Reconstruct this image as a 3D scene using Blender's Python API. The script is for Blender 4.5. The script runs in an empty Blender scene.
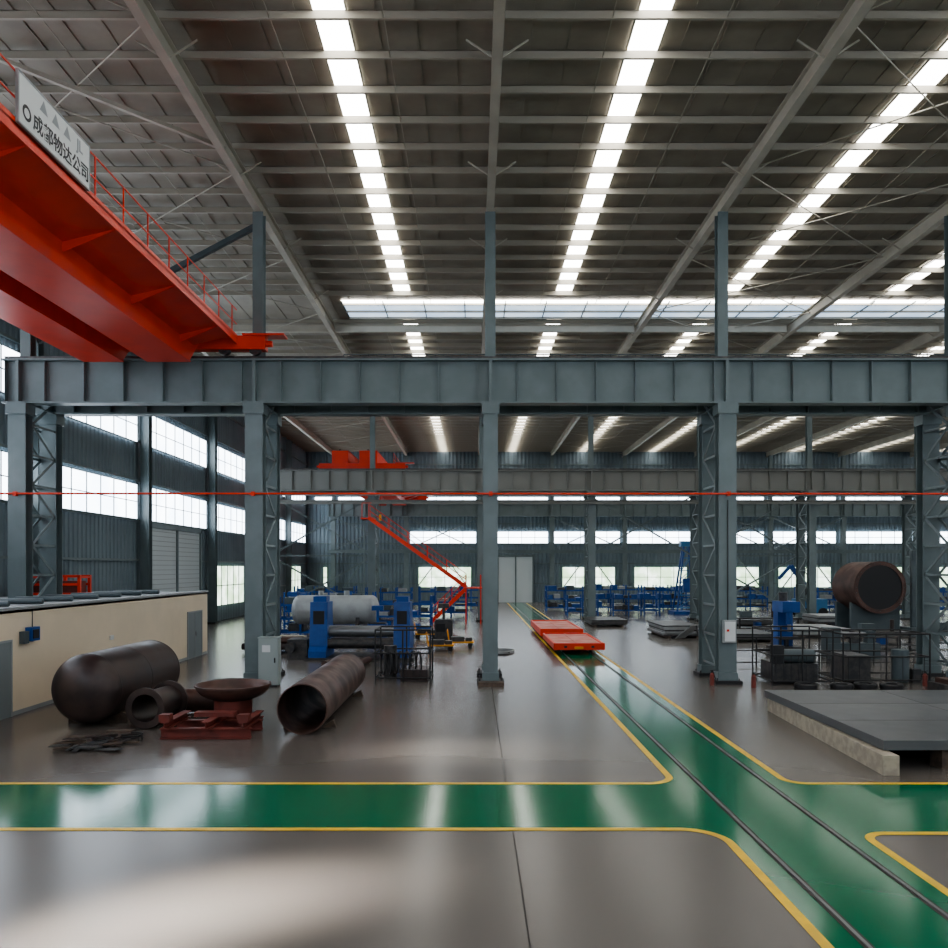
import bpy, math, random
from mathutils import Vector, Matrix
random.seed(7)
SC = bpy.context.scene
try:
    SC.view_settings.view_transform='AgX'; SC.view_settings.look='AgX - Medium High Contrast'; SC.view_settings.exposure=0.12
except Exception: pass

# ------------------------------------------------------------------ materials
def mat(name, col, rough=0.6, metal=0.0, col2=None, scale=2.0, bump=0.0, emit=0.0, spec=0.5, rough2=None, detail=6, lo=0.35, hi=0.65):
    m = bpy.data.materials.new(name); m.use_nodes = True
    nt = m.node_tree; b = nt.nodes['Principled BSDF']
    b.inputs['Base Color'].default_value = (*col, 1)
    b.inputs['Roughness'].default_value = rough
    b.inputs['Metallic'].default_value = metal
    b.inputs['Specular IOR Level'].default_value = spec
    if emit > 0:
        b.inputs['Emission Color'].default_value = (*col, 1)
        b.inputs['Emission Strength'].default_value = emit
    if col2 is not None or bump > 0 or rough2 is not None:
        tc = nt.nodes.new('ShaderNodeTexCoord')
        n = nt.nodes.new('ShaderNodeTexNoise'); n.inputs['Scale'].default_value = scale; n.inputs['Detail'].default_value = detail
        nt.links.new(tc.outputs['Object'], n.inputs['Vector'])
        mr = nt.nodes.new('ShaderNodeMapRange'); mr.inputs['From Min'].default_value = lo; mr.inputs['From Max'].default_value = hi
        mr.interpolation_type='SMOOTHSTEP'
        nt.links.new(n.outputs['Fac'], mr.inputs['Value'])
        if col2 is not None:
            mx = nt.nodes.new('ShaderNodeMix'); mx.data_type = 'RGBA'
            mx.inputs[6].default_value = (*col, 1); mx.inputs[7].default_value = (*col2, 1)
            nt.links.new(mr.outputs['Result'], mx.inputs[0])
            nt.links.new(mx.outputs[2], b.inputs['Base Color'])
            if emit > 0: nt.links.new(mx.outputs[2], b.inputs['Emission Color'])
        if rough2 is not None:
            m2 = nt.nodes.new('ShaderNodeMapRange'); m2.inputs['To Min'].default_value = rough; m2.inputs['To Max'].default_value = rough2
            nt.links.new(mr.outputs['Result'], m2.inputs['Value'])
            nt.links.new(m2.outputs['Result'], b.inputs['Roughness'])
        if bump > 0:
            bp = nt.nodes.new('ShaderNodeBump'); bp.inputs['Strength'].default_value = bump; bp.inputs['Distance'].default_value = 0.02
            nt.links.new(n.outputs['Fac'], bp.inputs['Height']); nt.links.new(bp.outputs['Normal'], b.inputs['Normal'])
    return m

M_conc = mat('polished_concrete', (0.125,0.111,0.10), 0.25, col2=(0.155,0.139,0.126), scale=0.12, detail=1.0, spec=0.7, lo=0.1, hi=0.9)
M_green = mat('green_epoxy', (0.001,0.14,0.065), 0.14)
M_yellow = mat('yellow_paint', (0.85,0.55,0.03), 0.4, col2=(0.70,0.45,0.05), scale=3)
M_joint = mat('joint_dark', (0.05,0.045,0.04), 0.8)
M_steelgb = mat('teal_grey_paint', (0.14,0.178,0.185), 0.42, col2=(0.165,0.205,0.213), scale=1.2)
M_steeldk = mat('dark_grey_paint', (0.07,0.095,0.105), 0.5, col2=(0.09,0.115,0.125), scale=1.2)
M_wall = mat('blue_grey_cladding', (0.15,0.195,0.225), 0.5, col2=(0.18,0.23,0.26), scale=0.5)
M_roof = mat('roof_liner', (0.27,0.245,0.205), 0.55, col2=(0.35,0.32,0.27), scale=0.6, bump=0.2)
M_purlin = mat('cream_purlin', (0.38,0.35,0.29), 0.5)
M_rafter = mat('cream_rafter', (0.42,0.39,0.33), 0.5, col2=(0.48,0.45,0.38), scale=1)
M_sky = mat('skylight_panel', (1.0,0.985,0.94), 0.4, emit=9.0, col2=(0.88,0.87,0.83), scale=0.9)
M_sky2 = mat('ridge_glazing', (0.46,0.60,0.78), 0.3, emit=1.3, col2=(0.62,0.74,0.86), scale=0.7)
M_win = mat('window_glass_bright', (0.86,0.93,1.0), 0.2, emit=6.0, col2=(0.70,0.80,0.92), scale=0.5)
M_winlow = mat('window_glass_green', (0.85,0.95,0.85), 0.2, emit=2.6, col2=(0.45,0.62,0.40), scale=0.8)
M_red = mat('crane_red', (0.74,0.045,0.012), 0.4, col2=(0.66,0.04,0.012), scale=1.0)
M_red2 = mat('oxide_red', (0.20,0.042,0.03), 0.55, col2=(0.13,0.032,0.025), scale=3)
M_cream = mat('cream_wall', (0.80,0.68,0.52), 0.7, col2=(0.75,0.64,0.49), scale=0.8)
M_coping = mat('coping', (0.32,0.34,0.35), 0.6)
M_door = mat('door_grey', (0.22,0.25,0.26), 0.5)
M_shutter = mat('shutter_white', (0.55,0.60,0.61), 0.5)
M_rust = mat('mill_steel_brown', (0.042,0.031,0.030), 0.36, 0.2, col2=(0.075,0.052,0.046), scale=1.6, rough2=0.48, bump=0.06, detail=4)
M_rust2 = mat('mill_steel_reddish', (0.12,0.062,0.048), 0.4, 0.2, col2=(0.07,0.042,0.036), scale=1.3, rough2=0.52, bump=0.06, detail=4)
M_black = mat('black_steel', (0.018,0.018,0.02), 0.5)
M_darkst = mat('dark_steel', (0.06,0.06,0.065), 0.4, 0.5, col2=(0.10,0.095,0.09), scale=5)
M_steel = mat('bare_steel', (0.30,0.31,0.32), 0.35, 0.8)
M_plate = mat('steel_plate', (0.115,0.12,0.125), 0.36, 0.4, col2=(0.145,0.15,0.155), scale=0.8, rough2=0.45, detail=2)
M_timber = mat('pale_timber', (0.44,0.39,0.30), 0.7, col2=(0.33,0.29,0.23), scale=5)
M_timber2 = mat('dark_timber', (0.12,0.085,0.06), 0.7, col2=(0.07,0.05,0.04), scale=6)
M_blue = mat('machine_blue', (0.012,0.07,0.27), 0.4, col2=(0.016,0.09,0.33), scale=2)
M_blue2 = mat('light_blue', (0.05,0.20,0.42), 0.4)
M_ltgrey = mat('light_grey_paint', (0.36,0.38,0.38), 0.45, col2=(0.30,0.31,0.31), scale=2)
M_cab = mat('cabinet_grey', (0.33,0.38,0.37), 0.45)
M_white = mat('sign_white', (0.66,0.68,0.68), 0.5)
M_text = mat('sign_lettering', (0.03,0.03,0.035), 0.5)
M_orange = mat('orange_yellow', (0.75,0.33,0.03), 0.5)
M_cartred = mat('cart_top', (0.50,0.12,0.09), 0.5, col2=(0.60,0.28,0.23), scale=1.2)
M_tan = mat('runway_grey', (0.21,0.215,0.20), 0.5)

# ------------------------------------------------------------------ mesh builder
class B:
    def __init__(s): s.v=[]; s.f=[]; s.mi=[]; s.sm=[]; s.mats=[]
    def _m(s,m):
        if m not in s.mats: s.mats.append(m)
        return s.mats.index(m)
    def add(s,vs,fs,m,smooth=False):
        o=len(s.v); k=s._m(m); s.v+= [tuple(x) for x in vs]
        for f in fs: s.f.append([i+o for i in f]); s.mi.append(k); s.sm.append(smooth)
    def box(s,x0,x1,y0,y1,z0,z1,m):
        vs=[(x,y,z) for z in(z0,z1) for y in(y0,y1) for x in(x0,x1)]
        s.add(vs,[(0,2,3,1),(4,5,7,6),(0,1,5,4),(2,6,7,3),(0,4,6,2),(1,3,7,5)],m)
    def frame(s,p0,p1,up):
        p0=Vector(p0);p1=Vector(p1);d=(p1-p0).normalized();u=Vector(up)
        if abs(d.dot(u))>0.98: u=Vector((1,0,0)) if abs(d.x)<0.9 else Vector((0,1,0))
        sd=d.cross(u).normalized();u=sd.cross(d).normalized()
        return p0,p1,d,u,sd
    def bar(s,p0,p1,w,h,m,up=(0,0,1),off=(0,0)):
        p0,p1,d,u,sd=s.frame(p0,p1,up)
        vs=[]
        for p in(p0,p1):
            for a,b in((-1,-1),(1,-1),(1,1),(-1,1)):
                vs.append(p+sd*(a*w/2+off[0])+u*(b*h/2+off[1]))
        s.add(vs,[(0,1,2,3),(7,6,5,4),(0,4,5,1),(1,5,6,2),(2,6,7,3),(3,7,4,0)],m)
    def ibeam(s,p0,p1,w,h,m,up=(0,0,1),tf=0.03,tw=0.02):
        s.bar(p0,p1,w,tf,m,up,(0,h/2-tf/2)); s.bar(p0,p1,w,tf,m,up,(0,-h/2+tf/2)); s.bar(p0,p1,tw,h-2*tf,m,up)
    def tube(s,p0,p1,r,m,n=8,r2=None,caps=True):
        p0,p1,d,u,sd=s.frame(p0,p1,(0,0,1)); r2=r if r2 is None else r2
        vs=[];
        for p,rr in((p0,r),(p1,r2)):
            for i in range(n):
                a=2*math.pi*i/n; vs.append(p+sd*math.cos(a)*rr+u*math.sin(a)*rr)
        s.add(vs,[(i,(i+1)%n,n+(i+1)%n,n+i) for i in range(n)],m,True)
        if caps: s.add(vs,[list(range(n)),list(range(2*n-1,n-1,-1))],m)
    def lathe(s,prof,org,axis,m,n=40,closed=False):
        p0,p1,d,u,sd=s.frame(org,Vector(org)+Vector(axis),(0,0,1))
        P=[Vector((r,t)) for r,t in prof]
        if closed: P.append(P[0].copy())
        runs=[[P[0]]]
        for i in range(1,len(P)):
            runs[-1].append(P[i])
            if i<len(P)-1:
                a=(P[i]-P[i-1]);c=(P[i+1]-P[i])
                if a.length>1e-6 and c.length>1e-6 and a.angle(c)>0.5: runs.append([P[i]])
        for run in runs:
            vs=[]
            for q in run:
                for i in range(n):
                    a=2*math.pi*i/n; vs.append(p0+d*q[1]+sd*math.cos(a)*q[0]+u*math.sin(a)*q[0])
            fs=[(j*n+i,j*n+(i+1)%n,(j+1)*n+(i+1)%n,(j+1)*n+i) for j in range(len(run)-1) for i in range(n)]
            s.add(vs,fs,m,True)
    def path(s,pts,r,m,n=6,closed=False):
        q=pts+[pts[0]] if closed else pts
        for a,b in zip(q[:-1],q[1:]): s.tube(a,b,r,m,n)
    def prismx(s,prof,x0,x1,m):
        n=len(prof); vs=[(x0,y,z) for y,z in prof]+[(x1,y,z) for y,z in prof]
        s.add(vs,[list(range(n)),list(range(2*n-1,n-1,-1))]+[(i,(i+1)%n,n+(i+1)%n,n+i) for i in range(n)],m)
    def prismy(s,prof,y0,y1,m):
        n=len(prof); vs=[(x,y0,z) for x,z in prof]+[(x,y1,z) for x,z in prof]
        s.add(vs,[list(range(n)),list(range(2*n-1,n-1,-1))]+[(i,(i+1)%n,n+(i+1)%n,n+i) for i in range(n)],m)
    def build(s,name,parent=None):
        me=bpy.data.meshes.new(name); me.from_pydata(s.v,[],s.f)
        for m in s.mats: me.materials.append(m)
        me.polygons.foreach_set('material_index',s.mi); me.polygons.foreach_set('use_smooth',s.sm); me.update()
        o=bpy.data.objects.new(name,me); SC.collection.objects.link(o)
        if parent: o.parent=parent
        return o

XL,XR,YN,YF,ZR=-20.0,77.0,-4.0,95.0,18.1
GX=[-16.44+8.52*i for i in range(11)]      # column grid

# ------------------------------------------------------------------ shell
b=B(); b.box(XL,XR,YN,YF,-0.3,0,M_conc); b.build('floor')
b=B(); b.box(XL,XR,YN,YF,ZR,ZR+0.15,M_roof)
x=XL+0.5
while x<XR:
    b.box(x,x+0.04,YN,YF,ZR-0.03,ZR,M_roof); x+=1.0
b.build('ceiling')

def corrugated(name,axis,c,a0,a1,z0,z1,inward):
    b=B(); pitch=0.45; pts=[]; a=a0
    while a<a1:
        for da,off in((0,0),(0.18,0),(0.24,0.06),(0.39,0.06)):
            if a+da<=a1: pts.append((a+da,off))
        a+=pitch
    pts.append((a1,0)); vs=[]
    for a,o in pts:
        for z in(z0,z1):
            vs.append((c+inward*o,a,z) if axis=='x' else (a,c+inward*o,z))
    b.add(vs,[(2*i,2*i+1,2*i+3,2*i+2) for i in range(len(pts)-1)],M_wall)
    z=2.2
    while z<z1:
        if axis=='x': b.box(min(c+inward*0.07,c+inward*0.2),max(c+inward*0.07,c+inward*0.2),a0,a1,z,z+0.12,M_steelgb)
        else: b.box(a0,a1,min(c+inward*0.07,c+inward*0.2),max(c+inward*0.07,c+inward*0.2),z,z+0.12,M_steelgb)
        z+=2.35
    return b.build(name)
corrugated('wall_left','x',XL,YN,YF,0,ZR,1)
corrugated('wall_right','x',XR,YN,YF,0,ZR,-1)
corrugated('wall_back','y',YF,XL,XR,0,ZR,-1)
corrugated('wall_front','y',YN,XL,XR,0,ZR,1)

wn=[0]
def window(axis,c,inw,a0,a1,z0,z1,gm=M_win,dm=1.5,rows=1,fm=M_steelgb,t=0.06):
    wn[0]+=1; b=B()
    def bx(p0,p1,q0,q1,d0,d1,m):
        lo,hi=sorted((c+inw*d0,c+inw*d1))
        if axis=='x': b.box(lo,hi,p0,p1,q0,q1,m)
        else: b.box(p0,p1,lo,hi,q0,q1,m)
    bx(a0,a1,z0,z1,0.22,0.25,gm)
    for z in [z0+(z1-z0)*i/rows for i in range(rows+1)]: bx(a0-t,a1+t,z-t/2,z+t/2,0.2,0.3,fm)
    n=max(1,round((a1-a0)/dm))
    for i in range(n+1):
        a=a0+(a1-a0)*i/n; bx(a-t/2,a+t/2,z0,z1,0.2,0.3,fm)
    b.build('window_%d'%wn[0])
YC=[11.5,23.5,35.5,47.5,59.6,71.8,84.0,94.2]
prev=-3.2
for yc in YC:
    window('x',XL,1,prev+0.6,yc-0.6,11.5,13.5,rows=2,t=0.045)
    window('x',XL,1,prev+0.6,yc-0.6,7.0,9.05,rows=2,t=0.045)
    if yc>48 and not 58<yc<60: window('x',XL,1,prev+1.4,yc-3.2,1.2,4.3,gm=M_winlow,rows=2)
    prev=yc
xs=[XL+0.8]+[g for g in GX if g>XL+3]+[XR-0.5]
for i in range(len(xs)-1):
    a,c=xs[i]+0.35,xs[i+1]-0.35
    if c-a<1: continue
    window('y',YF,-1,a,c,11.8,12.5)
    if i not in(0,1): window('y',YF,-1,a,c,7.0,8.4,rows=2)
    if not (2.0<(a+c)/2<7.5) and i not in(1,): window('y',YF,-1,a+1.0,c-0.6,1.8,4.2,gm=M_winlow,rows=2)
for i in range(len(xs)-1):
    a,c=xs[i]+0.35,xs[i+1]-0.35
    if c-a<1: continue
    window('y',YN,1,a,c,7.0,9.0,rows=2); window('y',YN,1,a,c,11.5,13.5,rows=2)  # unseen glowing windows behind the camera, added as fill light on the columns
prev=-3.2
for yc in YC:
    window('x',XR,-1,prev+0.6,yc-0.6,7.0,9.0,rows=2); window('x',XR,-1,prev+0.6,yc-0.6,11.5,13.5,rows=2); prev=yc

# doors
b=B(); b.box(XL+0.2,XL+0.3,48.6,57.4,0,6.6,M_shutter)
for i in range(22): b.box(XL+0.3,XL+0.33,48.6,57.4,0.1+i*0.3,0.13+i*0.3,M_coping)
for y in(48.4,52.9,57.4): b.box(XL+0.2,XL+0.4,y,y+0.2,0,6.8,M_steelgb)
b.box(XL+0.2,XL+0.4,48.4,57.6,6.6,6.9,M_steelgb); b.build('door_1')
b=B(); b.box(2.9,6.9,YF-0.32,YF-0.22,0,5.4,M_shutter)
for x in(2.7,4.85,6.9): b.box(x,x+0.15,YF-0.4,YF-0.22,0,5.6,M_steelgb)
b.box(2.7,7.05,YF-0.4,YF-0.22,5.4,5.65,M_steelgb); b.build('door_2')

# ------------------------------------------------------------------ roof framing
PT=ZR-0.08; PB=PT-0.25
b=B(); y=YN+0.6
while y<YF:
    if not 41.5<y<44.3:
        b.box(XL,XR,y,y+0.012,PB,PT,M_purlin); b.box(XL,XR,y-0.07,y,PB,PB+0.015,M_purlin); b.box(XL,XR,y,y+0.07,PT-0.015,PT,M_purlin)
    y+=1.55
for g in GX[:-1]:
    for k in(1/3,2/3):
        b.box(g+8.52*k-0.012,g+8.52*k+0.012,YN,41.4,PB+0.06,PB+0.085,M_purlin); b.box(g+8.52*k-0.012,g+8.52*k+0.012,44.5,YF,PB+0.06,PB+0.085,M_purlin)
b.build('roof_purlins')
RB=PB-0.55
for g in GX:
    b=B(); b.ibeam((g,YN+0.1,PB-0.275),(g,YF-0.1,PB-0.275),0.26,0.55,M_rafter)
    y=2
    while y<YF:
        if g<40:
            b.bar((g+0.02,y,RB+0.05),(g+0.8,y,PB),0.04,0.04,M_rafter); b.bar((g-0.02,y,RB+0.05),(g-0.8,y,PB),0.04,0.04,M_rafter)
        y+=6.2
    b.build('roof_rafter')
b=B()
for i,(ga,gb) in enumerate(zip(GX[:-1],GX[1:])):
    if i in(0,3,6,8):
        y=-3
        while y<90:
            b.tube((ga,y,PB-0.2),(gb,y+7.5,PB-0.2),0.022,M_rafter,6); b.tube((gb,y,PB-0.2),(ga,y+7.5,PB-0.2),0.022,M_rafter,6); y+=7.5
b.bar((GX[0],16.8,PB-0.3),(GX[1],25.4,PB-0.3),0.12,0.12,M_rafter)
b.build('roof_cross_bracing')
for k,x in enumerate([-3.6,4.5,12.85,21.1,29.4,37.7,46.2,54.7,63.2,71.6]):
    for ya,yb in((YN+0.2,40.5),(44.8,YF-0.3)):
        b=B(); b.box(x-0.40,x+0.40,ya,yb,ZR-0.06,ZR-0.04,M_sky)
        b.box(x-0.45,x-0.40,ya,yb,ZR-0.075,ZR-0.035,M_purlin); b.box(x+0.40,x+0.45,ya,yb,ZR-0.075,ZR-0.035,M_purlin)
        b.build('skylight')
b=B(); b.box(-6.9,XR-1,41.55,41.9,ZR-0.08,ZR-0.04,M_sky); b.box(-6.9,XR-1,42.0,44.2,ZR-0.08,ZR-0.04,M_sky2)
for yy in(41.92,43.1,44.25): b.box(-6.9,XR-1,yy,yy+0.06,ZR-0.18,ZR-0.08,M_purlin)
x=-6.9
while x<XR-1: b.box(x,x+0.05,41.55,44.2,ZR-0.14,ZR-0.08,M_steelgb); x+=2.13
b.build('ridge_skylight')
b=B()
for i,(ga,gb) in enumerate(zip(GX[:-1],GX[1:])):
    b.ibeam((ga+0.16,44.7,PB-0.25),(gb-0.16,44.7,PB-0.25),0.2,0.4,M_rafter)
b.build('roof_tie_beam')

# ------------------------------------------------------------------ columns and runways
def column(x,y,two=True,w=0.62,upper=1,name='lattice_column',m=M_steelgb):
    b=B(); R=2.1
    ys=[y,y+R] if two else [y]
    for yy in ys:
        b.ibeam((x,yy,0.12),(x,yy,10.06),w,0.5,m,up=(0,1,0),tf=0.035,tw=0.03)
        b.box(x-0.48,x+0.48,yy-0.42,yy+0.42,0,0.12,M_black)
        b.box(x-w/2-0.04,x+w/2+0.04,yy-0.3,yy+0.3,0.12,0.4,m)
        for sx in(-0.4,0.4):
            for sy in(-0.33,0.33): b.tube((x+sx,yy+sy,0.1),(x+sx,yy+sy,0.22),0.03,M_darkst,6)
        b.box(x-w/2-0.05,x+w/2+0.05,yy-0.32,yy+0.32,9.7,10.06,m)
    if two:
        for sx in(-w/2+0.05,w/2-0.05):
            z=0.6;k=0
            while z<9.4:
                a,c=(y+0.25,y+R-0.25) if k%2==0 else (y+R-0.25,y+0.25)
                b.bar((x+sx,a,z),(x+sx,c,z+1.1),0.03,0.1,m,up=(0,0,1)); b.bar((x+sx,y+0.25,z),(x+sx,y+R-0.25,z),0.03,0.08,m)
                z+=1.1;k+=1
        b.box(x-0.35,x+0.35,y-0.3,y+R+0.3,10.06,10.1,m)
    if upper:
        yy=y+0.5 if two else y
        b.ibeam((x,yy,10.1),(x,yy,RB),0.38,0.4,m,up=(0,1,0),tf=0.025)
    return b.build(name)
for i,g in enumerate(GX): column(g,29.0,w=0.52 if i==2 else 0.64)
for g in GX: column(g,62.0,w=0.55)
for g in GX: column(g,93.6,two=False,w=0.5,name='wall_column')
for g in GX: column(g,-3.0,two=False,w=0.5,name='wall_column',upper=0)
for yc in YC[:-1]:
    b=B(); b.ibeam((XL+0.55,yc,0.1),(XL+0.55,yc,17.5),0.5,0.5,M_steelgb,up=(0,1,0)); b.box(XL+0.25,XL+0.85,yc-0.35,yc+0.35,0,0.1,M_black); b.build('wall_column')

def runway(y,x0,x1,m=M_steelgb,zt=11.7,zb=10.1):
    b=B(); b.ibeam((x0,y,(zt+zb)/2),(x1,y,(zt+zb)/2),0.5,zt-zb,m,tf=0.06)
    x=x0+0.1
    while x<x1:
        for s in(-1,1): b.box(x-0.012,x+0.012,min(y+s*0.02,y+s*0.2),max(y+s*0.02,y+s*0.2),zb+0.06,zt-0.06,m)
        x+=1.42
    for g in GX:
        if x0<g<x1: b.box(g-0.06,g+0.06,y-0.245,y+0.245,zb+0.06,zt-0.06,m)
    b.box(x0,x1,y-0.04,y+0.04,zt,zt+0.13,M_darkst)
    return b.build('crane_runway_beam')
runway(29.0,-17.0,XR-1); runway(31.1,-17.0,XR-1)
runway(62.0,-17.0,XR-1,m=M_tan); runway(64.1,-17.0,XR-1)
runway(93.4,-17.0,XR-1); runway(-3.0,-19,XR-1)
b=B(); b.box(-17,70,29.3,29.55,11.62,11.66,M_steeldk); b.box(-17,70,30.05,30.8,11.62,11.66,M_steeldk)
b.bar((-5,30.7,12.35),(60,30.7,12.35),0.04,0.04,M_steeldk); b.bar((-5,30.7,12.0),(60,30.7,12.0),0.02,0.02,M_steeldk)
x=-5
while x<60: b.box(x-0.014,x+0.014,30.69,30.71,11.66,12.35,M_steeldk); x+=0.32
b.build('runway_walkway_railing')
b=B(); b.ibeam((-17,61.5,9.2),(XR-2,61.5,9.2),0.3,0.3,M_tan); b.tube((-17,61.4,9.75),(XR-2,61.4,9.75),0.08,M_ltgrey,8); b.build('horizontal_tie_beam')
b=B(); b.ibeam((-17,93.0,6.0),(XR-2,93.0,6.0),0.3,0.4,M_steelgb); b.build('horizontal_tie_beam')
b=B(); b.tube((-19.5,28.62,6.83),(70,28.62,6.8),0.035,M_red,8)
for g in GX: b.box(g-0.06,g+0.06,28.6,28.74,6.75,6.9,M_red)
b.build('red_supply_pipe')

def brace(name,y,segs,m=M_steelgb,w=0.12):
    b=B()
    for x0,z0,x1,z1 in segs: b.bar((x0,y,z0),(x1,y,z1),w,w,m,up=(0,1,0))
    b.build(name)
for i in(0,3,4,7):
    ga,gb=GX[i]+0.3,GX[i+1]-0.3
    brace('cross_bracing',64.1,[(ga,0.5,gb,5.0),(gb,0.5,ga,5.0),(ga,5.2,gb,9.8),(gb,5.2,ga,9.8),(ga,5.1,gb,5.1)] if i!=3 else [(ga,5.2,gb,9.8),(gb,5.2,ga,9.8)])
for i in(0,1,3,5,6):
    ga,gb=GX[i]+0.3,GX[i+1]-0.3
    brace('wall_bracing',93.2,[(ga,0.5,(ga+gb)/2,5.8),(gb,0.5,(ga+gb)/2,5.8),(ga,6.3,gb,9.9),(gb,6.3,ga,9.9)])
brace('knee_brace',29.8,[(GX[1]-0.2,16.9,GX[0]+0.2,12.6)],m=M_steeldk,w=0.18)

# ------------------------------------------------------------------ cranes
def crane(xa,ya,yb,trolley_y=None):
    b=B()
    prof=[(ya,12.5),(ya+0.5,12.1),(ya+1.4,11.3),(yb-1.4,11.3),(yb-0.5,12.1),(yb,12.5),(yb,13.5),(ya,13.5)]
    b.prismx(prof,xa-1.4,xa,M_red); b.prismx(prof,xa-3.6,xa-2.3,M_red)
    for g0,g1 in((xa-1.4,xa),(xa-3.6,xa-2.3)):
        b.box(g0-0.05,g1+0.05,ya+1.4,yb-1.4,11.26,11.3,M_red); b.box(g0-0.05,g1+0.05,ya,yb,13.5,13.54,M_red)
        b.box((g0+g1)/2-0.04,(g0+g1)/2+0.04,ya,yb,13.54,13.65,M_darkst)
    b.prismy([(xa,11.95),(xa,12.38),(xa+1.3,12.38),(xa+1.3,12.26)],ya+1.0,yb-1.0,M_red)
    y=ya+3
    while y<yb-1.5:
        b.prismy([(xa,11.7),(xa,12.0),(xa+1.25,12.3),(xa+1.25,12.22)],y,y+0.03,M_red); y+=3.8
    b.box(xa,xa+1.32,ya+0.5,yb-0.3,12.38,12.42,M_red); b.box(xa+1.28,xa+1.32,ya+0.5,yb-0.3,12.2,12.52,M_red)
    y=ya+0.6
    while y<yb-0.3:
        b.bar((xa+1.3,y,12.4),(xa+1.3,y,13.4),0.03,0.03,M_red); y+=1.45
    for z in(13.4,12.9): b.bar((xa+1.3,ya+0.5,z),(xa+1.3,yb-0.3,z),0.028,0.028,M_red)
    for yy in(ya+0.05,yb-0.05):
        b.box(xa-4.6,xa+2.3,yy-0.22,yy+0.22,12.02,12.5,M_red)
        for wx in(xa-4.1,xa-3.0,xa+0.8,xa+1.9): b.tube((wx,yy-0.1,12.06),(wx,yy+0.1,12.06),0.22,M_darkst,16)
        for sx in(xa-4.7,xa+2.4): b.tube((sx-0.12,yy,12.25),(sx+0.12,yy,12.25),0.11,M_red,10)
        b.box(xa+1.5,xa+3.0,yy-0.3,yy+0.3,12.5,12.56,M_red)
    if trolley_y is not None:
        t=trolley_y; b.box(xa-3.3,xa-0.3,t,t+2.2,13.9,14.1,M_red); b.tube((xa-2.9,t+1.1,14.5),(xa-0.9,t+1.1,14.5),0.35,M_darkst,16)
        for wx in(xa-3.0,xa-0.7):
            for wy in(t+0.3,t+1.9): b.tube((wx-0.06,wy,13.8),(wx+0.06,wy,13.8),0.16,M_darkst,12)
        for dx in(-0.2,0.2): b.tube((xa-1.9+dx,t+1.1,14.4),(xa-1.9+dx,t+1.1,9.5),0.015,M_black,6)
        b.box(xa-2.2,xa-1.6,t+0.9,t+1.3,8.9,9.5,M_orange)
        b.path([(xa-1.9,t+1.1,8.9),(xa-1.9,t+1.1,8.6),(xa-1.75,t+1.1,8.4),(xa-1.9,t+1.1,8.25),(xa-2.05,t+1.1,8.35)],0.05,M_black)
    return b.build('overhead_crane')
crane(-9.8,-2.95,28.95,trolley_y=-1.5)
crane(-7.8,64.15,93.35,trolley_y=80)
# sign on crane railing
b=B(); b.box(-8.46,-8.42,14.8,17.5,12.46,13.38,M_white)
for z0,z1 in((12.43,12.46),(13.38,13.41)): b.box(-8.47,-8.41,14.77,17.53,z0,z1,M_ltgrey)
for y0 in(14.77,17.5): b.box(-8.47,-8.41,y0,y0+0.03,12.46,13.38,M_ltgrey)
def ring(b,y,z,r0,r1,x1,m,n=20):
    vs=[];fs=[]
    for i in range(n+1):
        a=2*math.pi*i/n
        for r in(r0,r1): vs.append((x1,y+r*math.cos(a),z+r*math.sin(a)))
    for i in range(n): fs.append((2*i,2*i+1,2*i+3,2*i+2))
    b.add(vs,fs,m)
ring(b,15.06,12.74,0.09,0.15,-8.415,M_text)
for yy in(15.5,15.95,16.4):
    b.add([(-8.415,yy,13.07),(-8.415,yy+0.3,13.07),(-8.415,yy+0.15,13.32)],[(0,1,2)],M_coping)
sg=b.build('company_sign')
def text(s,loc,size,parent,rot,m):
    cu=bpy.data.curves.new('lettering','FONT'); cu.body=s; cu.size=size; cu.extrude=0.002; cu.offset=0.004
    cu.materials.append(m); o=bpy.data.objects.new('lettering',cu); SC.collection.objects.link(o)
    o.location=loc; o.rotation_euler=rot; o.parent=parent; return o
R90=math.pi/2
text('成都物达公司',(-8.412,15.26,12.60),0.37,sg,(R90,0,R90),M_text)
text('JL',(-8.412,16.95,13.06),0.34,sg,(R90,0,R90),M_coping)

# ------------------------------------------------------------------ stair (red)
b=B()
def flight(b,p0,p1,w,m):
    p0=Vector(p0);p1=Vector(p1)
    for s in(0,w):
        o=Vector((0,s,0)); b.bar(p0+o,p1+o,0.06,0.28,m)
        for hgt in(0.55,1.0): b.bar(p0+o+Vector((0,0,hgt)),p1+o+Vector((0,0,hgt)),0.045,0.045,m)
        for k in range(6):
            q=p0+(p1-p0)*k/5+o; b.bar(q,q+Vector((0,0,1.0)),0.045,0.045,m)
    n=int(abs(p1.z-p0.z)/0.2)
    for k in range(1,n):
        q=p0+(p1-p0)*k/n; b.box(q.x-0.12,q.x+0.12,q.y,q.y+w,q.z-0.015,q.z+0.015,m)
flight(b,(-7.9,60.0,7.9),(-0.6,60.0,2.7),0.8,M_red)
b.box(-0.7,0.6,58.9,60.9,2.6,2.7,M_red)
for x,y in((-0.6,59),(0.5,59),(-0.6,60.8),(0.5,60.8)): b.bar((x,y,0),(x,y,3.6),0.08,0.08,M_red)
for z in(3.15,3.6): b.bar((0.5,59,z),(0.5,60.8,z),0.045,0.045,M_red)
flight(b,(-0.6,59.0,2.6),(-3.2,59.0,0.1),0.8,M_red)
b.box(-8.5,-7.5,59.9,61.3,7.8,7.9,M_red); b.bar((-8.4,60,7.9),(-8.4,60,9.0),.05,.05,M_red); b.bar((-8.4,60,9.0),(-7.7,60,9.0),.05,.05,M_red)
for x in(-8.4,-7.6): b.bar((x,61.25,0),(x,61.25,7.8),0.1,0.1,M_steelgb)
b.build('steel_staircase')

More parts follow.
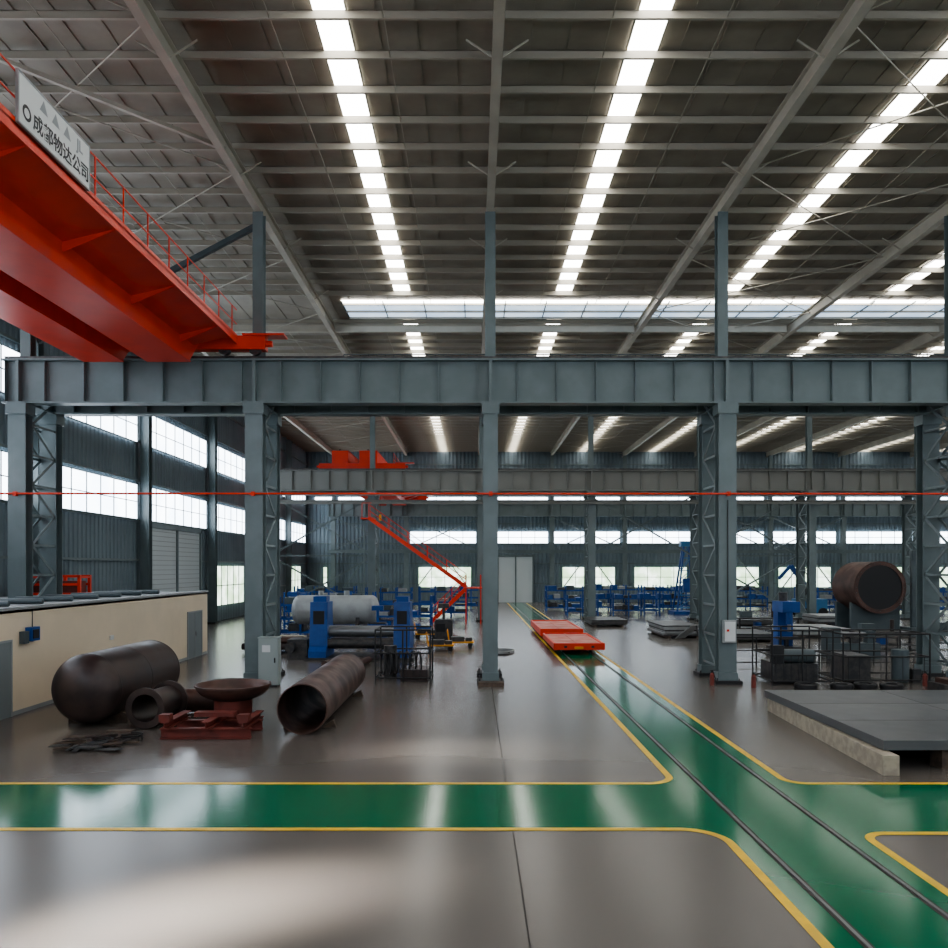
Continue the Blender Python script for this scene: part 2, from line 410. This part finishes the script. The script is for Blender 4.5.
# ------------------------------------------------------------------ floor markings
def arc(cx,cy,r,a0,a1,n=10): return [(cx+r*math.cos(math.radians(a0+(a1-a0)*i/n)),cy+r*math.sin(math.radians(a0+(a1-a0)*i/n))) for i in range(n+1)]
TL=[(-12.95,15.5)]+arc(3.35,16.05,0.55,-90,0)+[(3.9,93.0)]
BL=[(-12.95,12.8)]+arc(3.25,12.15,0.65,90,0)+[(3.9,-3.0)]
TR=[(6.1,93.0)]+arc(6.5,15.9,0.4,180,270)+[(60,15.5)]
BR=[(60,12.6)]+arc(6.45,12.25,0.35,90,180)+[(6.1,-3.0)]
def stripe(name,pts,w):
    b=B(); P=[Vector((x,y,0)) for x,y in pts]; vs=[]
    for i,p in enumerate(P):
        t=(P[min(i+1,len(P)-1)]-P[max(i-1,0)]).normalized()
        if i<=1: t=(P[1]-P[0]).normalized()
        if i>=len(P)-2: t=(P[-1]-P[-2]).normalized()
        n=Vector((-t.y,t.x,0))
        for s in(-1,1): vs.append((p+n*s*w/2)+Vector((0,0,0.008)))
    b.add(vs,[(2*i,2*i+1,2*i+3,2*i+2) for i in range(len(P)-1)],M_yellow); b.build(name)
for p in(TL,BL,TR,BR): stripe('yellow_floor_line',p,0.14)
b=B()
vs=[(x,y,0.004) for x,y in [(-12.95,12.8),(-12.95,15.5)]+TL[1:]+TR+BR+BL[::-1][0:-1]]
b.add(vs,[list(range(len(vs)))],M_green); b.build('green_walkway')
b=B()
for xr in(4.36,5.68):
    b.box(xr-0.06,xr+0.06,-3,92,0.005,0.009,M_joint); b.box(xr-0.022,xr+0.022,-3,92,0.009,0.02,M_steel)
b.build('floor_rail_track')
b=B()
for x in(0.62,):
    for ya,yb in((-3.5,12.7),(15.6,92)): b.box(x-0.01,x+0.01,ya,yb,0.0,0.003,M_joint)
b.build('floor_joints')

# ------------------------------------------------------------------ cream office block at left
b=B(); X1=-13.0
b.box(XL+0.9,X1,2.0,39.0,2.9,3.0,M_coping)
b.box(X1-0.2,X1,2.0,39.0,0,2.98,M_cream); b.box(XL+0.9,X1-0.2,38.8,39.0,0,2.9,M_cream); b.box(XL+0.9,X1-0.2,2,2.2,0,2.9,M_cream)
b.box(X1-0.3,X1+0.05,1.95,39.05,2.98,3.06,M_coping)
b.box(X1,X1+0.012,2,39,0,0.12,M_coping)
for y0,y1,h in((36.3,38.1,2.1),(20.4,22.4,2.1)):
    b.box(X1,X1+0.03,y0,y1,0,h,M_door)
    for a,c in((y0-0.06,y0),(y1,y1+0.06),((y0+y1)/2-0.02,(y0+y1)/2+0.02)): b.box(X1,X1+0.05,a,c,0,h+0.06,M_coping)
    b.box(X1,X1+0.05,y0,y1,h,h+0.06,M_coping); b.box(X1+0.03,X1+0.07,(y0+y1)/2+0.08,(y0+y1)/2+0.12,1.0,1.2,M_steel)
b.build('office_block')
b=B(); b.box(X1+0.01,X1+0.2,23.15,23.6,2.05,2.45,M_blue); b.box(X1+0.2,X1+0.22,23.22,23.52,2.12,2.38,M_black)
b.box(X1+0.01,X1+0.16,22.85,23.1,2.0,2.35,M_steeldk); b.tube((X1+0.08,23.4,2.45),(X1+0.08,23.4,2.95),0.015,M_black,6); b.build('wall_socket_box')
b=B(); b.box(X1+0.01,X1+0.06,28.5,28.75,1.6,1.75,M_white); b.build('light_switch')
for x,y,l in((-18.9,34.0,2.1),):
    b=B(); z=3.005
    for dy in(0,0.9):
        for dx in(0,l/2,l): b.box(x+dx-0.06,x+dx+0.06,y+dy,y+dy+0.12,z,z+0.85,M_red)
        for zz in(0,0.4,0.75): b.box(x,x+l,y+dy,y+dy+0.1,z+zz,z+zz+0.1,M_red)
    for dx in(0,l): b.box(x+dx-0.05,x+dx+0.05,y,y+1.0,z+0.72,z+0.8,M_red)
    b.box(x+0.1,x+l-0.1,y+0.15,y+0.85,z+0.1,z+0.6,M_red2)
    b.build('red_steel_frame')
b=B()
for k in range(9): b.tube((-15.8,20+k*1.9,3.1),(-13.9,20.1+k*1.9,3.1),0.09,M_steeldk,8)
b.build('stored_pipes')

# ------------------------------------------------------------------ foreground vessels
def head(R,n=8,depth=0.5):
    return [(max(0.001,R*math.cos(math.pi/2*i/n)),depth*R*math.sin(math.pi/2*i/n)) for i in range(n+1)]
def seams(b,org,ax,R,ts,m):
    for t in ts: b.lathe([(R-0.002,t-0.02),(R+0.008,t-0.01),(R+0.008,t+0.01),(R-0.002,t+0.02)],org,ax,m,48)
b=B(); R=0.91; o=(-10.15,21.0,R+0.1)
prof=[(r,-t) for r,t in head(R,10,0.6)][::-1]+[(R,3.9)]+[(r,3.9+t) for r,t in head(R,10,0.6)][1:]
b.lathe(prof,o,(0.02,1,0),M_rust,56); seams(b,o,(0.02,1,0),R,(0.0,1.95,3.9),M_rust)
for y in(21.6,24.2):
    b.prismy([(-10.95,0),(-9.35,0),(-9.35,0.22),(-9.65,0.33),(-10.12,0.11),(-10.6,0.33),(-10.95,0.22)],y,y+0.2,M_timber2)
b.build('pressure_vessel')
b=B(); R=0.635; L=7.0; o=(-4.3,20.0,R+0.01)
b.lathe([(R,0),(R,L),(R-0.03,L),(R-0.03,0)],o,(0,1,0),M_rust2,56,closed=True)
for y in(20.9,26.0):
    for s in(-1,1): b.prismy([(-4.3+s*0.3,0),(-4.3+s*0.7,0),(-4.3+s*0.62,0.2)],y,y+0.15,M_timber2)
b.build('steel_pipe')
b=B(); Rd=0.96
prof=[(Rd,0.05),(Rd+0.04,0.05),(Rd+0.04,0.0)]+[(max(0.001,Rd*math.cos(a)),-0.42*math.sin(a)) for a in [math.pi/2*i/10 for i in range(11)]]
b.lathe(prof,(-6.5,21.6,1.0),(0,0,1),M_rust2,44)
prof2=[(Rd,0.05)]+[(max(0.001,(Rd-0.04)*math.cos(a)),-0.38*math.sin(a)) for a in [math.pi/2*i/10 for i in range(11)]]
b.lathe(prof2,(-6.5,21.6,1.0),(0,0,1),M_rust2,44)
b.lathe([(0.42,-1.0),(0.42,-0.36),(0.5,-0.36),(0.5,-1.0)],(-6.5,21.6,1.0),(0,0,1),M_red2,28,closed=True)
b.build('dished_vessel_head')
b=B()
for y in(19.55,20.6): b.ibeam((-7.65,y,0.14),(-5.45,y,0.14),0.2,0.26,M_red2)
for x in(-7.5,-6.5,-5.6): b.ibeam((x,19.35,0.36),(x,20.95,0.36),0.2,0.18,M_red2)
for x in(-7.5,-5.6): b.box(x-0.13,x+0.13,19.35,19.6,0.45,0.62,M_red2)
b.box(-7.0,-6.0,20.0,20.3,0.45,0.56,M_red2)
b.build('red_support_frame')
b=B()
b.lathe([(0.40,0),(0.40,1.3),(0.37,1.3),(0.37,0)],(-8.5,20.7,0.55),(0.1,1,0),M_rust,32,closed=True)
b.lathe([(0.53,0),(0.53,0.06),(0.36,0.06),(0.36,0)],(-8.5,20.65,0.55),(0.1,1,0),M_rust,32,closed=True)
b.lathe([(0.53,1.3),(0.53,1.36),(0.36,1.36),(0.36,1.3)],(-8.5,20.65,0.55),(0.1,1,0),M_rust,32,closed=True)
b.build('flanged_pipe_spool')
b=B()
b.lathe([(0.34,0),(0.34,1.5),(0.31,1.5),(0.31,0)],(-8.6,22.9,0.36),(1,0.25,0),M_rust2,28,closed=True); b.build('short_pipe')
b=B()
for k in range(30):
    x=-8.65+random.uniform(-0.85,0.55); y=18.75+random.uniform(-0.75,0.6); a=random.uniform(-0.6,0.6)+ (1.5 if k%5==0 else 0); l=random.uniform(0.3,0.7); z=0.03+0.008*k*random.random()
    b.bar((x-l*math.cos(a)/2,y-l*math.sin(a)/2,z),(x+l*math.cos(a)/2,y+l*math.sin(a)/2,z+0.03),random.uniform(0.06,0.18),0.025,random.choice([M_darkst,M_rust,M_timber2,M_plate]))
b.path([(-8.3+0.25*math.cos(t*0.5),19.4+0.2*math.sin(t*0.5),0.04+0.004*t) for t in range(30)],0.02,M_black)
b.build('scrap_metal_pile')
b=B()
b.lathe([(0.62,0.36),(0.66,0.36),(0.6,0.12),(0.3,0.0),(0.001,0.0)],(-8.25,26.9,0.02),(0,0,1),M_black,28); b.lathe([(0.62,0.36),(0.55,0.14),(0.28,0.05),(0.001,0.05)],(-8.25,26.9,0.02),(0,0,1),M_darkst,28); b.build('steel_basin')
b=B(); b.lathe([(0.75,0),(0.75,0.12),(0.68,0.12),(0.68,0)],(1.25,39.5,0.0),(0,0,1),M_ltgrey,32,closed=True); b.lathe([(0.6,0),(0.6,0.07),(0.55,0.07),(0.55,0)],(1.2,38.6,0.0),(0,0,1),M_darkst,32,closed=True); b.build('steel_rings')

def cabinet(x,y,z,w,d,h,m=M_cab):
    b=B(); b.box(x,x+w,y,y+d,z+0.06,z+h,m); b.box(x+0.03,x+w-0.03,y+0.02,y+d,z,z+0.06,M_black)
    b.box(x+0.03,x+w-0.03,y-0.02,y,z+0.1,z+h-0.04,m); b.box(x-0.02,x+w+0.02,y-0.03,y+d+0.02,z+h,z+h+0.04,m)
    b.box(x+w*0.8,x+w*0.86,y-0.05,y-0.02,z+h*0.5,z+h*0.6,M_black); b.box(x+w*0.2,x+w*0.6,y-0.03,y-0.02,z+h*0.72,z+h*0.86,M_white)
    b.build('electrical_cabinet')
cabinet(-7.55,28.0,0,0.7,0.4,1.7)
b=B(); b.box(8.9,9.35,28.5,28.72,1.5,2.3,M_ltgrey); b.box(8.94,9.31,28.48,28.5,1.55,2.25,M_white); b.box(9.0,9.08,28.46,28.48,1.9,1.98,M_red); b.tube((9.1,28.68,2.3),(9.1,28.68,6.6),0.02,M_black,6); b.build('distribution_box')
for x,y in((8.45,28.4),(9.75,27.9),(15.9,28.2)):
    b=B(); b.tube((x,y,0),(x,y,0.38),0.08,M_red2,12); b.tube((x,y,0.38),(x,y,0.45),0.08,M_red2,12,r2=0.03); b.tube((x,y,0.45),(x,y,0.52),0.03,M_black,8); b.bar((x-0.06,y,0.52),(x+0.1,y,0.54),0.03,0.02,M_black); b.tube((x+0.03,y-0.02,0.5),(x+0.12,y-0.02,0.22),0.015,M_black,6); b.build('fire_extinguisher')
b=B(); b.box(0.15,1.05,28.1,28.5,0.0,0.14,M_timber2); b.build('timber_chock')

# ------------------------------------------------------------------ right: plate platform
b=B(); b.box(8.45,18.5,16.5,23.3,0.42,0.62,M_plate)
for y in(18.7,21.0): b.box(8.45,18.5,y-0.006,y+0.006,0.62,0.622,M_joint)
for x in(11.8,15.1): b.box(x-0.006,x+0.006,16.5,23.3,0.62,0.622,M_joint)
b.bar((8.40,16.1,0.2),(8.75,23.4,0.2),0.32,0.40,M_timber); b.bar((9.7,16.8,0.21),(12.5,17.3,0.21),0.35,0.42,M_timber2)
for y in(19.5,22.6): b.box(9.3,18.2,y,y+0.35,0.02,0.42,M_timber2)
b.box(12.6,13.0,16.9,23.0,0,0.42,M_timber2); b.box(17.2,17.6,16.9,23,0,0.42,M_timber2)
b.build('steel_plate_platform')

def cage(name,x0,x1,y0,y1,h,kind=0):
    b=B(); r=0.03
    for x in(x0,(x0+x1)/2,x1):
        for y in(y0,y1): b.tube((x,y,0),(x,y,h),r,M_black,8)
    for z in(0.15,h*0.55,h):
        for y in(y0,y1): b.tube((x0,y,z),(x1,y,z),r,M_black,8)
        for x in(x0,x1): b.tube((x,y0,z),(x,y1,z),r,M_black,8)
    if kind==0:
        b.box(x0+0.2,x1-0.4,y0+0.3,y1-0.3,0.1,0.75,M_darkst); b.tube((x0+0.4,y0+0.5,1.0),(x1-0.5,y0+0.5,1.0),0.25,M_steeldk,20)
        b.box(x0+0.1,x0+0.5,y0+0.2,y0+0.5,0.75,1.4,M_black)
    elif kind==1:
        for k in range(7): b.lathe([(0.45,0),(0.45,0.05),(0.41,0.05),(0.41,0)],(x0+0.2+k*0.22,y0+0.6+0.1*(k%3),0.62),(1,0.3,0),M_black,20,closed=True)
        b.box(x0+0.9,x1-0.1,y0+0.15,y1-0.2,0.0,0.42,M_rust); b.tube((x0+0.4,y1-0.3,0),(x0+0.4,y1-0.3,1.2),0.25,M_darkst,16)
    else:
        b.box(x0+0.3,x0+1.1,y0+0.3,y1-0.3,0.05,1.0,M_darkst); b.tube((x1-0.8,y0+0.5,0.05),(x1-0.8,y0+0.5,1.2),0.3,M_steeldk,20); b.box(x1-0.45,x1-0.15,y0+0.3,y0+0.6,0,0.5,M_darkst)
    for k in range(8):
        x=x0+(x1-x0)*(k+0.5)/8; b.tube((x,y0,0.15),(x,y0,h*0.55),0.012,M_black,6)
    b.build(name)
cage('machine_guard_cage',10.55,12.7,28.3,30.3,1.95,0)
cage('machine_guard_cage',13.2,16.3,28.6,30.6,1.8,2)
cage('ring_storage_cage',-3.6,-1.6,29.2,30.9,1.9,1)
# guard fence with machinery behind it
b=B()
for k in range(9):
    x=11.0+k*1.0; b.tube((x,34,0),(x,34,1.2),0.03,M_black,8)
for z in(0.15,0.65,1.2): b.tube((11.0,34,z),(19.0,34,z),0.025,M_black,8)
b.build('guard_fence')
b=B(); x,y=14.6,37.5
b.box(x-0.7,x+0.7,y-0.6,y+0.6,0,0.5,M_darkst); b.box(x-0.35,x+0.35,y,y+0.6,0.5,2.5,M_blue); b.box(x-0.4,x+0.4,y-0.7,y+0.6,2.1,2.6,M_blue)
b.tube((x,y-0.45,1.2),(x,y-0.45,2.1),0.08,M_steel,14); b.tube((x,y-0.45,1.55),(x,y-0.45,2.1),0.15,M_blue,14); b.box(x-0.5,x+0.5,y-0.6,y-0.1,0.85,0.95,M_darkst); b.box(x-0.08,x+0.08,y-0.2,y,0.5,0.85,M_darkst)
b.tube((x,y+0.3,2.6),(x,y+0.3,3.0),0.2,M_darkst,14); b.build('drill_press')
b=B(); x,y=17.4,37.0
b.box(x-1.2,x+1.2,y-0.4,y+0.4,0,0.7,M_steeldk); b.box(x-1.2,x-0.6,y-0.35,y+0.35,0.7,1.4,M_steeldk); b.tube((x-0.6,y,1.1),(x-0.45,y,1.1),0.22,M_steel,18); b.tube((x-0.45,y,1.1),(x+0.7,y,1.1),0.08,M_steel,12); b.box(x+0.7,x+1.05,y-0.2,y+0.2,0.7,1.25,M_steeldk); b.box(x-0.1,x+0.3,y-0.35,y-0.05,0.7,0.98,M_darkst); b.build('lathe_machine')
b=B()
for k,(x,y) in enumerate(((12.6,27.4),(13.5,27.6),(14.3,27.4),(11.4,27.5))):
    b.lathe([(0.33,0),(0.38,0.05),(0.38,0.17),(0.33,0.22),(0.2,0.2),(0.2,0.02)],(x,y,0),(0,0,1),M_black,24,closed=True)
b.build('tire_pile')
b=B(); b.box(10.9,15.0,26.6,26.7,0,0.1,M_timber2); b.box(15.3,16.8,26.0,27.0,0,0.35,M_darkst); b.box(15.5,16.6,26.1,26.9,0.35,0.5,M_rust2)
b.build('steel_offcuts')
b=B(); R=1.58; cx,cz=24.85,2.95
b.lathe([(0.001,0.0),(R*0.86,0.0)],(cx,49.0,cz),(0,1,0),M_black,48)
b.lathe([(R*0.86,0.0),(R*0.86,-0.06),(R+0.02,-0.06),(R+0.02,0.12),(R,0.12),(R,3.0),(R*0.85,3.4),(R*0.5,3.65),(0.001,3.75)],(cx,49.0,cz),(0,1,0),M_rust2,56)
for k in range(28):
    a=2*math.pi*k/28; b.tube((cx+math.cos(a)*R*0.93,48.9,cz+math.sin(a)*R*0.93),(cx+math.cos(a)*R*0.93,48.95,cz+math.sin(a)*R*0.93),0.03,M_darkst,6)
for y in(49.5,51.5):
    b.prismy([(cx-1.5,0),(cx+1.5,0),(cx+1.5,2.0),(cx+1.1,1.8),(cx+0.5,1.44),(cx,1.38),(cx-0.5,1.44),(cx-1.1,1.8),(cx-1.5,2.0)],y,y+0.25,M_steeldk)
b.build('large_steel_vessel')
b=B()
for x in(26.9,28.2): b.bar((x,49,0),(x,49,5.2),0.25,0.25,M_steeldk)
b.box(26.7,28.4,48.8,49.2,4.9,5.2,M_steeldk); b.box(26.5,28.6,48.5,49.8,0,0.5,M_steeldk)
b.build('steel_support_post')

def cart(y0,y1,h=0.0):
    b=B(); b.box(3.85,6.2,y0,y1,0.42+h,0.50+h,M_cartred)
    b.box(3.8,6.25,y0-0.04,y0+0.08,0.24,0.56+h,M_red); b.box(3.8,6.25,y1-0.08,y1+0.04,0.24,0.56+h,M_red)
    for x in(3.8,6.15): b.box(x,x+0.1,y0,y1,0.28,0.55+h,M_red)
    for x in(4.36,5.68):
        for y in(y0+0.9,y1-0.9): b.tube((x-0.06,y,0.21),(x+0.06,y,0.21),0.19,M_darkst,16)
    for y in (y0+0.9,y1-0.9): b.tube((4.3,y,0.21),(5.7,y,0.21),0.05,M_darkst,8)
    b.box(4.95,5.05,y0,y1,0.50+h,0.52+h,M_cartred)
    for x in(4.3,5.6): b.box(x,x+0.14,y0-0.06,y0-0.04,0.34,0.44,M_black)
    b.box(4.8,5.2,y0-0.18,y0-0.04,0.3,0.4,M_orange); b.build('rail_transfer_cart')
cart(38.2,44.2); cart(45.8,53.5,0.1)

b=B()
for x0,x1 in((-7.45,-6.65),(-3.65,-2.9)):
    b.prismx([(35.9,0),(38.1,0),(38.1,0.4),(37.8,0.6),(37.6,2.6),(36.4,2.6),(36.2,0.6),(35.9,0.4)],x0,x1,M_blue)
    b.box(x0+0.15,x1-0.15,36.3,36.4,1.2,2.2,M_black); b.box(x0+0.1,x1-0.1,36.6,37.4,2.6,2.85,M_blue)
for y,z,r in((36.8,1.25,0.26),(36.5,0.7,0.22),(37.3,0.7,0.22)): b.tube((-6.65,y,z),(-3.65,y,z),r,M_steel if r>0.25 else M_darkst,24)
b.box(-7.6,-2.7,35.7,38.3,0,0.12,M_darkst); b.box(-8.5,-7.6,36.4,37.6,0.0,0.9,M_darkst); b.tube((-8.3,36.4,0.55),(-8.3,36.0,0.55),0.22,M_darkst,16)
b.build('plate_rolling_machine')
b=B(); Rv=0.8
prof=[(r,-t) for r,t in head(Rv,8,0.5)][::-1]+[(Rv,4.0)]+[(r,4.0+t) for r,t in head(Rv,8,0.5)][1:]
b.lathe(prof,(-9.6,44.0,1.85),(1,0,0),M_ltgrey,36); seams(b,(-9.6,44.0,1.85),(1,0,0),Rv,(0.0,2.0,4.0),M_ltgrey)
for x in(-8.9,-6.4): b.prismx([(43.3,0),(44.7,0),(44.7,1.5),(44,1.08),(43.3,1.5)],x,x+0.2,M_darkst)
for x in (-8.4,-7.0): b.tube((x,44,2.6),(x,44,2.9),0.15,M_ltgrey,14)
b.build('storage_tank')
b=B()
for k in range(6): b.tube((-11.3+0.02*k,39.0+0.34*k,0.32),(-8.4,39.0+0.34*k,0.32),0.16,random.choice([M_rust2,M_rust,M_timber]),12)
for k in range(5): b.tube((-11.2,39.17+0.34*k,0.6),(-8.5,39.17+0.34*k,0.6),0.15,random.choice([M_timber,M_rust2]),12)
for x in(-11,-8.8): b.box(x,x+0.15,38.8,41.0,0,0.16,M_timber2)
b.build('pipe_stack')

def rack(x,y,l,h,d,levels,m=M_blue,seed=0):
    rnd=random.Random(seed); b=B(); n=max(1,round(l/1.5))
    for i in range(n+1):
        xx=x+l*i/n
        for yy in(y,y+d): b.box(xx-0.06,xx+0.06,yy-0.05,yy+0.05,0,h,m)
        for k in range(levels): z=h*(k+0.5)/levels; b.box(xx-0.05,xx+0.05,y,y+d,z-0.1,z,m)
        b.bar((xx,y,0.1),(xx,y+d,h-0.1),0.04,0.04,m)
    for k in range(levels):
        z=h*(k+0.5)/levels
        b.box(x,x+l,y-0.06,y-0.02,z-0.1,z+0.02,m); b.box(x,x+l,y+d+0.02,y+d+0.06,z-0.1,z+0.02,m)
        xx=x+0.15
        while xx<x+l-0.6:
            w=rnd.uniform(0.4,1.0); hh=rnd.uniform(0.15,h/levels*0.6)
            if rnd.random()<0.75: b.box(xx,min(xx+w,x+l-0.1),y+0.1,y+d-0.1,z,z+hh,rnd.choice([M_blue,M_darkst,M_darkst,M_ltgrey,M_steeldk,M_blue]))
            xx+=w+0.12
    return b.build('storage_rack')
for i,(x,y,l,h,lv) in enumerate(((-13.2,47,4.5,2.4,3),(-12.8,54,6,2.5,3),(-6.3,50,3.6,2.3,3),(-4.6,67,4,2.6,3),(-9.5,70,4.0,2.4,3),(-15,66.8,5,2.6,3),
      (6.9,76,3.6,2.4,3),(8.0,68.5,2.6,1.8,2),(11.5,76,4.4,2.5,3),(16.2,76,3.5,2.4,3),(12.0,69,4,2.0,2),(18.2,80,4.5,2.4,3),(23.6,78,5,2.3,3),(31,76,5,2.3,3),(38,72,5,2.4,3),(-2.0,80,3.4,2.3,3))):
    rack(x,y,l,h,1.3,lv,seed=i)
b=B(); x,y=18.8,71.0
for sx in(-0.6,0.6):
    for sy in(-0.5,0.5): b.bar((x+sx*1.6,y+sy*1.6,0.3),(x+sx*0.4,y+sy*0.4,6.0),0.14,0.14,M_blue)
for k in range(5):
    z=0.6+k*1.1; f=1.6-1.2*(z-0.3)/5.7; f2=1.6-1.2*(z+0.8)/5.7
    for sy in(-0.5,0.5):
        b.bar((x-0.6*f,y+sy*f,z),(x+0.6*f,y+sy*f,z),0.08,0.08,M_blue2); b.bar((x-0.6*f,y+sy*f,z),(x+0.6*f2,y+sy*f2,z+1.1),0.06,0.06,M_blue2)
b.box(x-1.3,x+1.3,y-1.1,y+1.1,0,0.3,M_blue); b.box(x-0.35,x+0.35,y-0.7,y-0.2,2.0,3.2,M_blue); b.box(x-0.5,x+0.5,y-0.35,y+0.35,6.0,6.5,M_blue2)
b.bar((x+0.4,y,6.1),(x+2.6,y,3.2),0.1,0.1,M_ltgrey)
b.build('drilling_tower')
b=B(); x,y=28.5,68.0
b.box(x-1.2,x+1.2,y-0.8,y+0.8,0.35,1.5,M_blue2); b.box(x-0.9,x-0.1,y-0.7,y+0.7,1.5,2.7,M_ltgrey); b.box(x-0.92,x-0.2,y-0.72,y-0.7,1.8,2.5,M_black)
b.bar((x+0.6,y,1.5),(x-1.6,y,4.3),0.3,0.35,M_blue); b.bar((x-1.6,y,4.3),(x-2.6,y,3.2),0.2,0.25,M_blue)
for wx in(x-0.8,x+0.8):
    for wy in(y-0.85,y+0.85): b.tube((wx,wy-0.12,0.38),(wx,wy+0.12,0.38),0.38,M_black,18)
b.build('mobile_boom_lift')
def stack(x,y,w,d,n,m):
    b=B()
    for k in (0.1,0.85): b.box(x+w*k,x+w*k+0.15,y,y+d,0,0.14,M_timber2)
    for k in range(n):
        o=random.uniform(-0.08,0.08); b.box(x+o,x+w+o,y+random.uniform(0,0.1),y+d,0.14+k*0.09,0.14+k*0.09+0.07,m if k%3 else M_darkst)
    b.build('steel_plate_stack')
stack(11.2,47.0,2.2,4.5,7,M_ltgrey); stack(14.3,44.5,2.6,3.5,4,M_plate); stack(19.0,47,3.2,4,5,M_ltgrey); stack(17,56,4,4,4,M_plate); stack(25,58,5,3,6,M_ltgrey); stack(30,45,4,4,6,M_darkst); stack(8.2,56,2.5,4,4,M_darkst)
b=B(); b.bar((11.9,46.2,0.1),(12.6,45.4,0.9),1.0,0.03,M_ltgrey); b.bar((12.6,45.4,0.9),(12.8,45.4,0.05),0.08,0.08,M_darkst); b.build('leaning_plate')
for x,y,l in((19.5,40.5,3.2),(24.0,41.5,3.0),(28.5,42.0,3.0),(17.2,52.0,4)):
    b=B(); b.box(x,x+l,y,y+1.1,0.8,0.9,M_darkst)
    for a in(0.05,l-0.15):
        for c in(0.05,0.95): b.box(x+a,x+a+0.1,y+c,y+c+0.1,0,0.8,M_black)
    b.box(x+0.1,x+l-0.1,y+0.1,y+1.0,0.2,0.25,M_darkst); b.box(x+0.3,x+1.0,y+0.3,y+0.8,0.9,1.3,M_steeldk); b.tube((x+l*0.6,y+0.5,0.9),(x+l*0.6,y+0.5,1.5),0.1,M_rust,12); b.box(x+1.2,x+1.6,y+0.3,y+0.7,0.25,0.6,M_blue)
    b.build('workbench')
for x,y in((-2.3,39.8),(-1.3,41.5),(-3.4,46.5)):
    b=B(); b.box(x,x+1.3,y,y+0.9,0.25,0.32,M_orange)
    for dx in(0.1,1.1):
        for dy in(0.1,0.8): b.tube((x+dx,y+dy-0.04,0.12),(x+dx,y+dy+0.04,0.12),0.12,M_black,12); b.bar((x+dx,y+dy,0.12),(x+dx,y+dy,0.3),0.05,0.05,M_darkst)
    b.box(x+0.1,x+0.8,y+0.1,y+0.7,0.32,0.55,M_darkst); b.box(x+0.85,x+1.2,y+0.2,y+0.7,0.32,0.5,M_darkst); b.path([(x,y+0.1,0.3),(x-0.1,y+0.1,0.9),(x-0.1,y+0.8,0.9),(x,y+0.8,0.3)],0.025,M_orange)
    b.build('parts_trolley')
for x,y,m in((-5.6,42.0,M_blue),(-4.2,41.7,M_blue),(-2.2,44.5,M_darkst),(-11.6,43,M_blue)):
    b=B(); b.box(x,x+1.0,y,y+0.8,0.1,1.2,m); b.box(x+0.1,x+0.6,y-0.03,y,0.6,1.05,M_black); b.box(x+0.05,x+0.95,y+0.05,y+0.75,1.2,1.28,M_darkst); b.tube((x+0.5,y+0.4,1.28),(x+0.5,y+0.4,1.9),0.08,m,10); b.box(x+0.05,x+0.95,y+0.05,y+0.75,0,0.1,M_black); b.box(x+0.2,x+0.8,y+0.2,y+0.6,1.9,2.15,m); b.build('welding_machine')
b=B()
for k in range(5): b.tube((-6.2+0.32*k,33.2,0.16),(-5.9+0.32*k,35.0,0.16),0.15,M_rust if k%2 else M_rust2,12)
b.build('short_pipe_stack')

# ------------------------------------------------------------------ area lamps added at left wall, standing in for sun patches on floor
def patch_lamp(loc,tgt,sx,sy,energy,spread):
    l=bpy.data.lights.new('window_daylight','AREA'); l.shape='RECTANGLE'; l.size=sx; l.size_y=sy; l.energy=energy; l.spread=math.radians(spread); l.color=(1.0,0.97,0.92)
    o=bpy.data.objects.new('window_daylight',l); SC.collection.objects.link(o); o.location=loc
    o.rotation_euler=(Vector(tgt)-Vector(loc)).to_track_quat('-Z','Y').to_euler()
patch_lamp((-19.3,5.0,12.5),(-3.0,10.2,0),0.8,1.2,75,8)
patch_lamp((-19.3,2.0,12.5),(-4.2,9.0,0),0.8,1.2,60,7)
patch_lamp((-19.3,17.0,12.5),(-0.5,18.3,0),0.8,1.2,30,9)

w=bpy.data.worlds.new('sky'); SC.world=w; w.use_nodes=True
bg=w.node_tree.nodes['Background']; bg.inputs[0].default_value=(0.6,0.75,1,1); bg.inputs[1].default_value=0.6
cam=bpy.data.cameras.new('camera'); co=bpy.data.objects.new('camera',cam); SC.collection.objects.link(co)
co.location=(0,0,4.2); co.rotation_euler=(R90,0,0)
cam.sensor_width=36; cam.lens=36*800/948; cam.shift_y=93/948; cam.clip_end=500; cam.clip_start=0.1
SC.camera=co
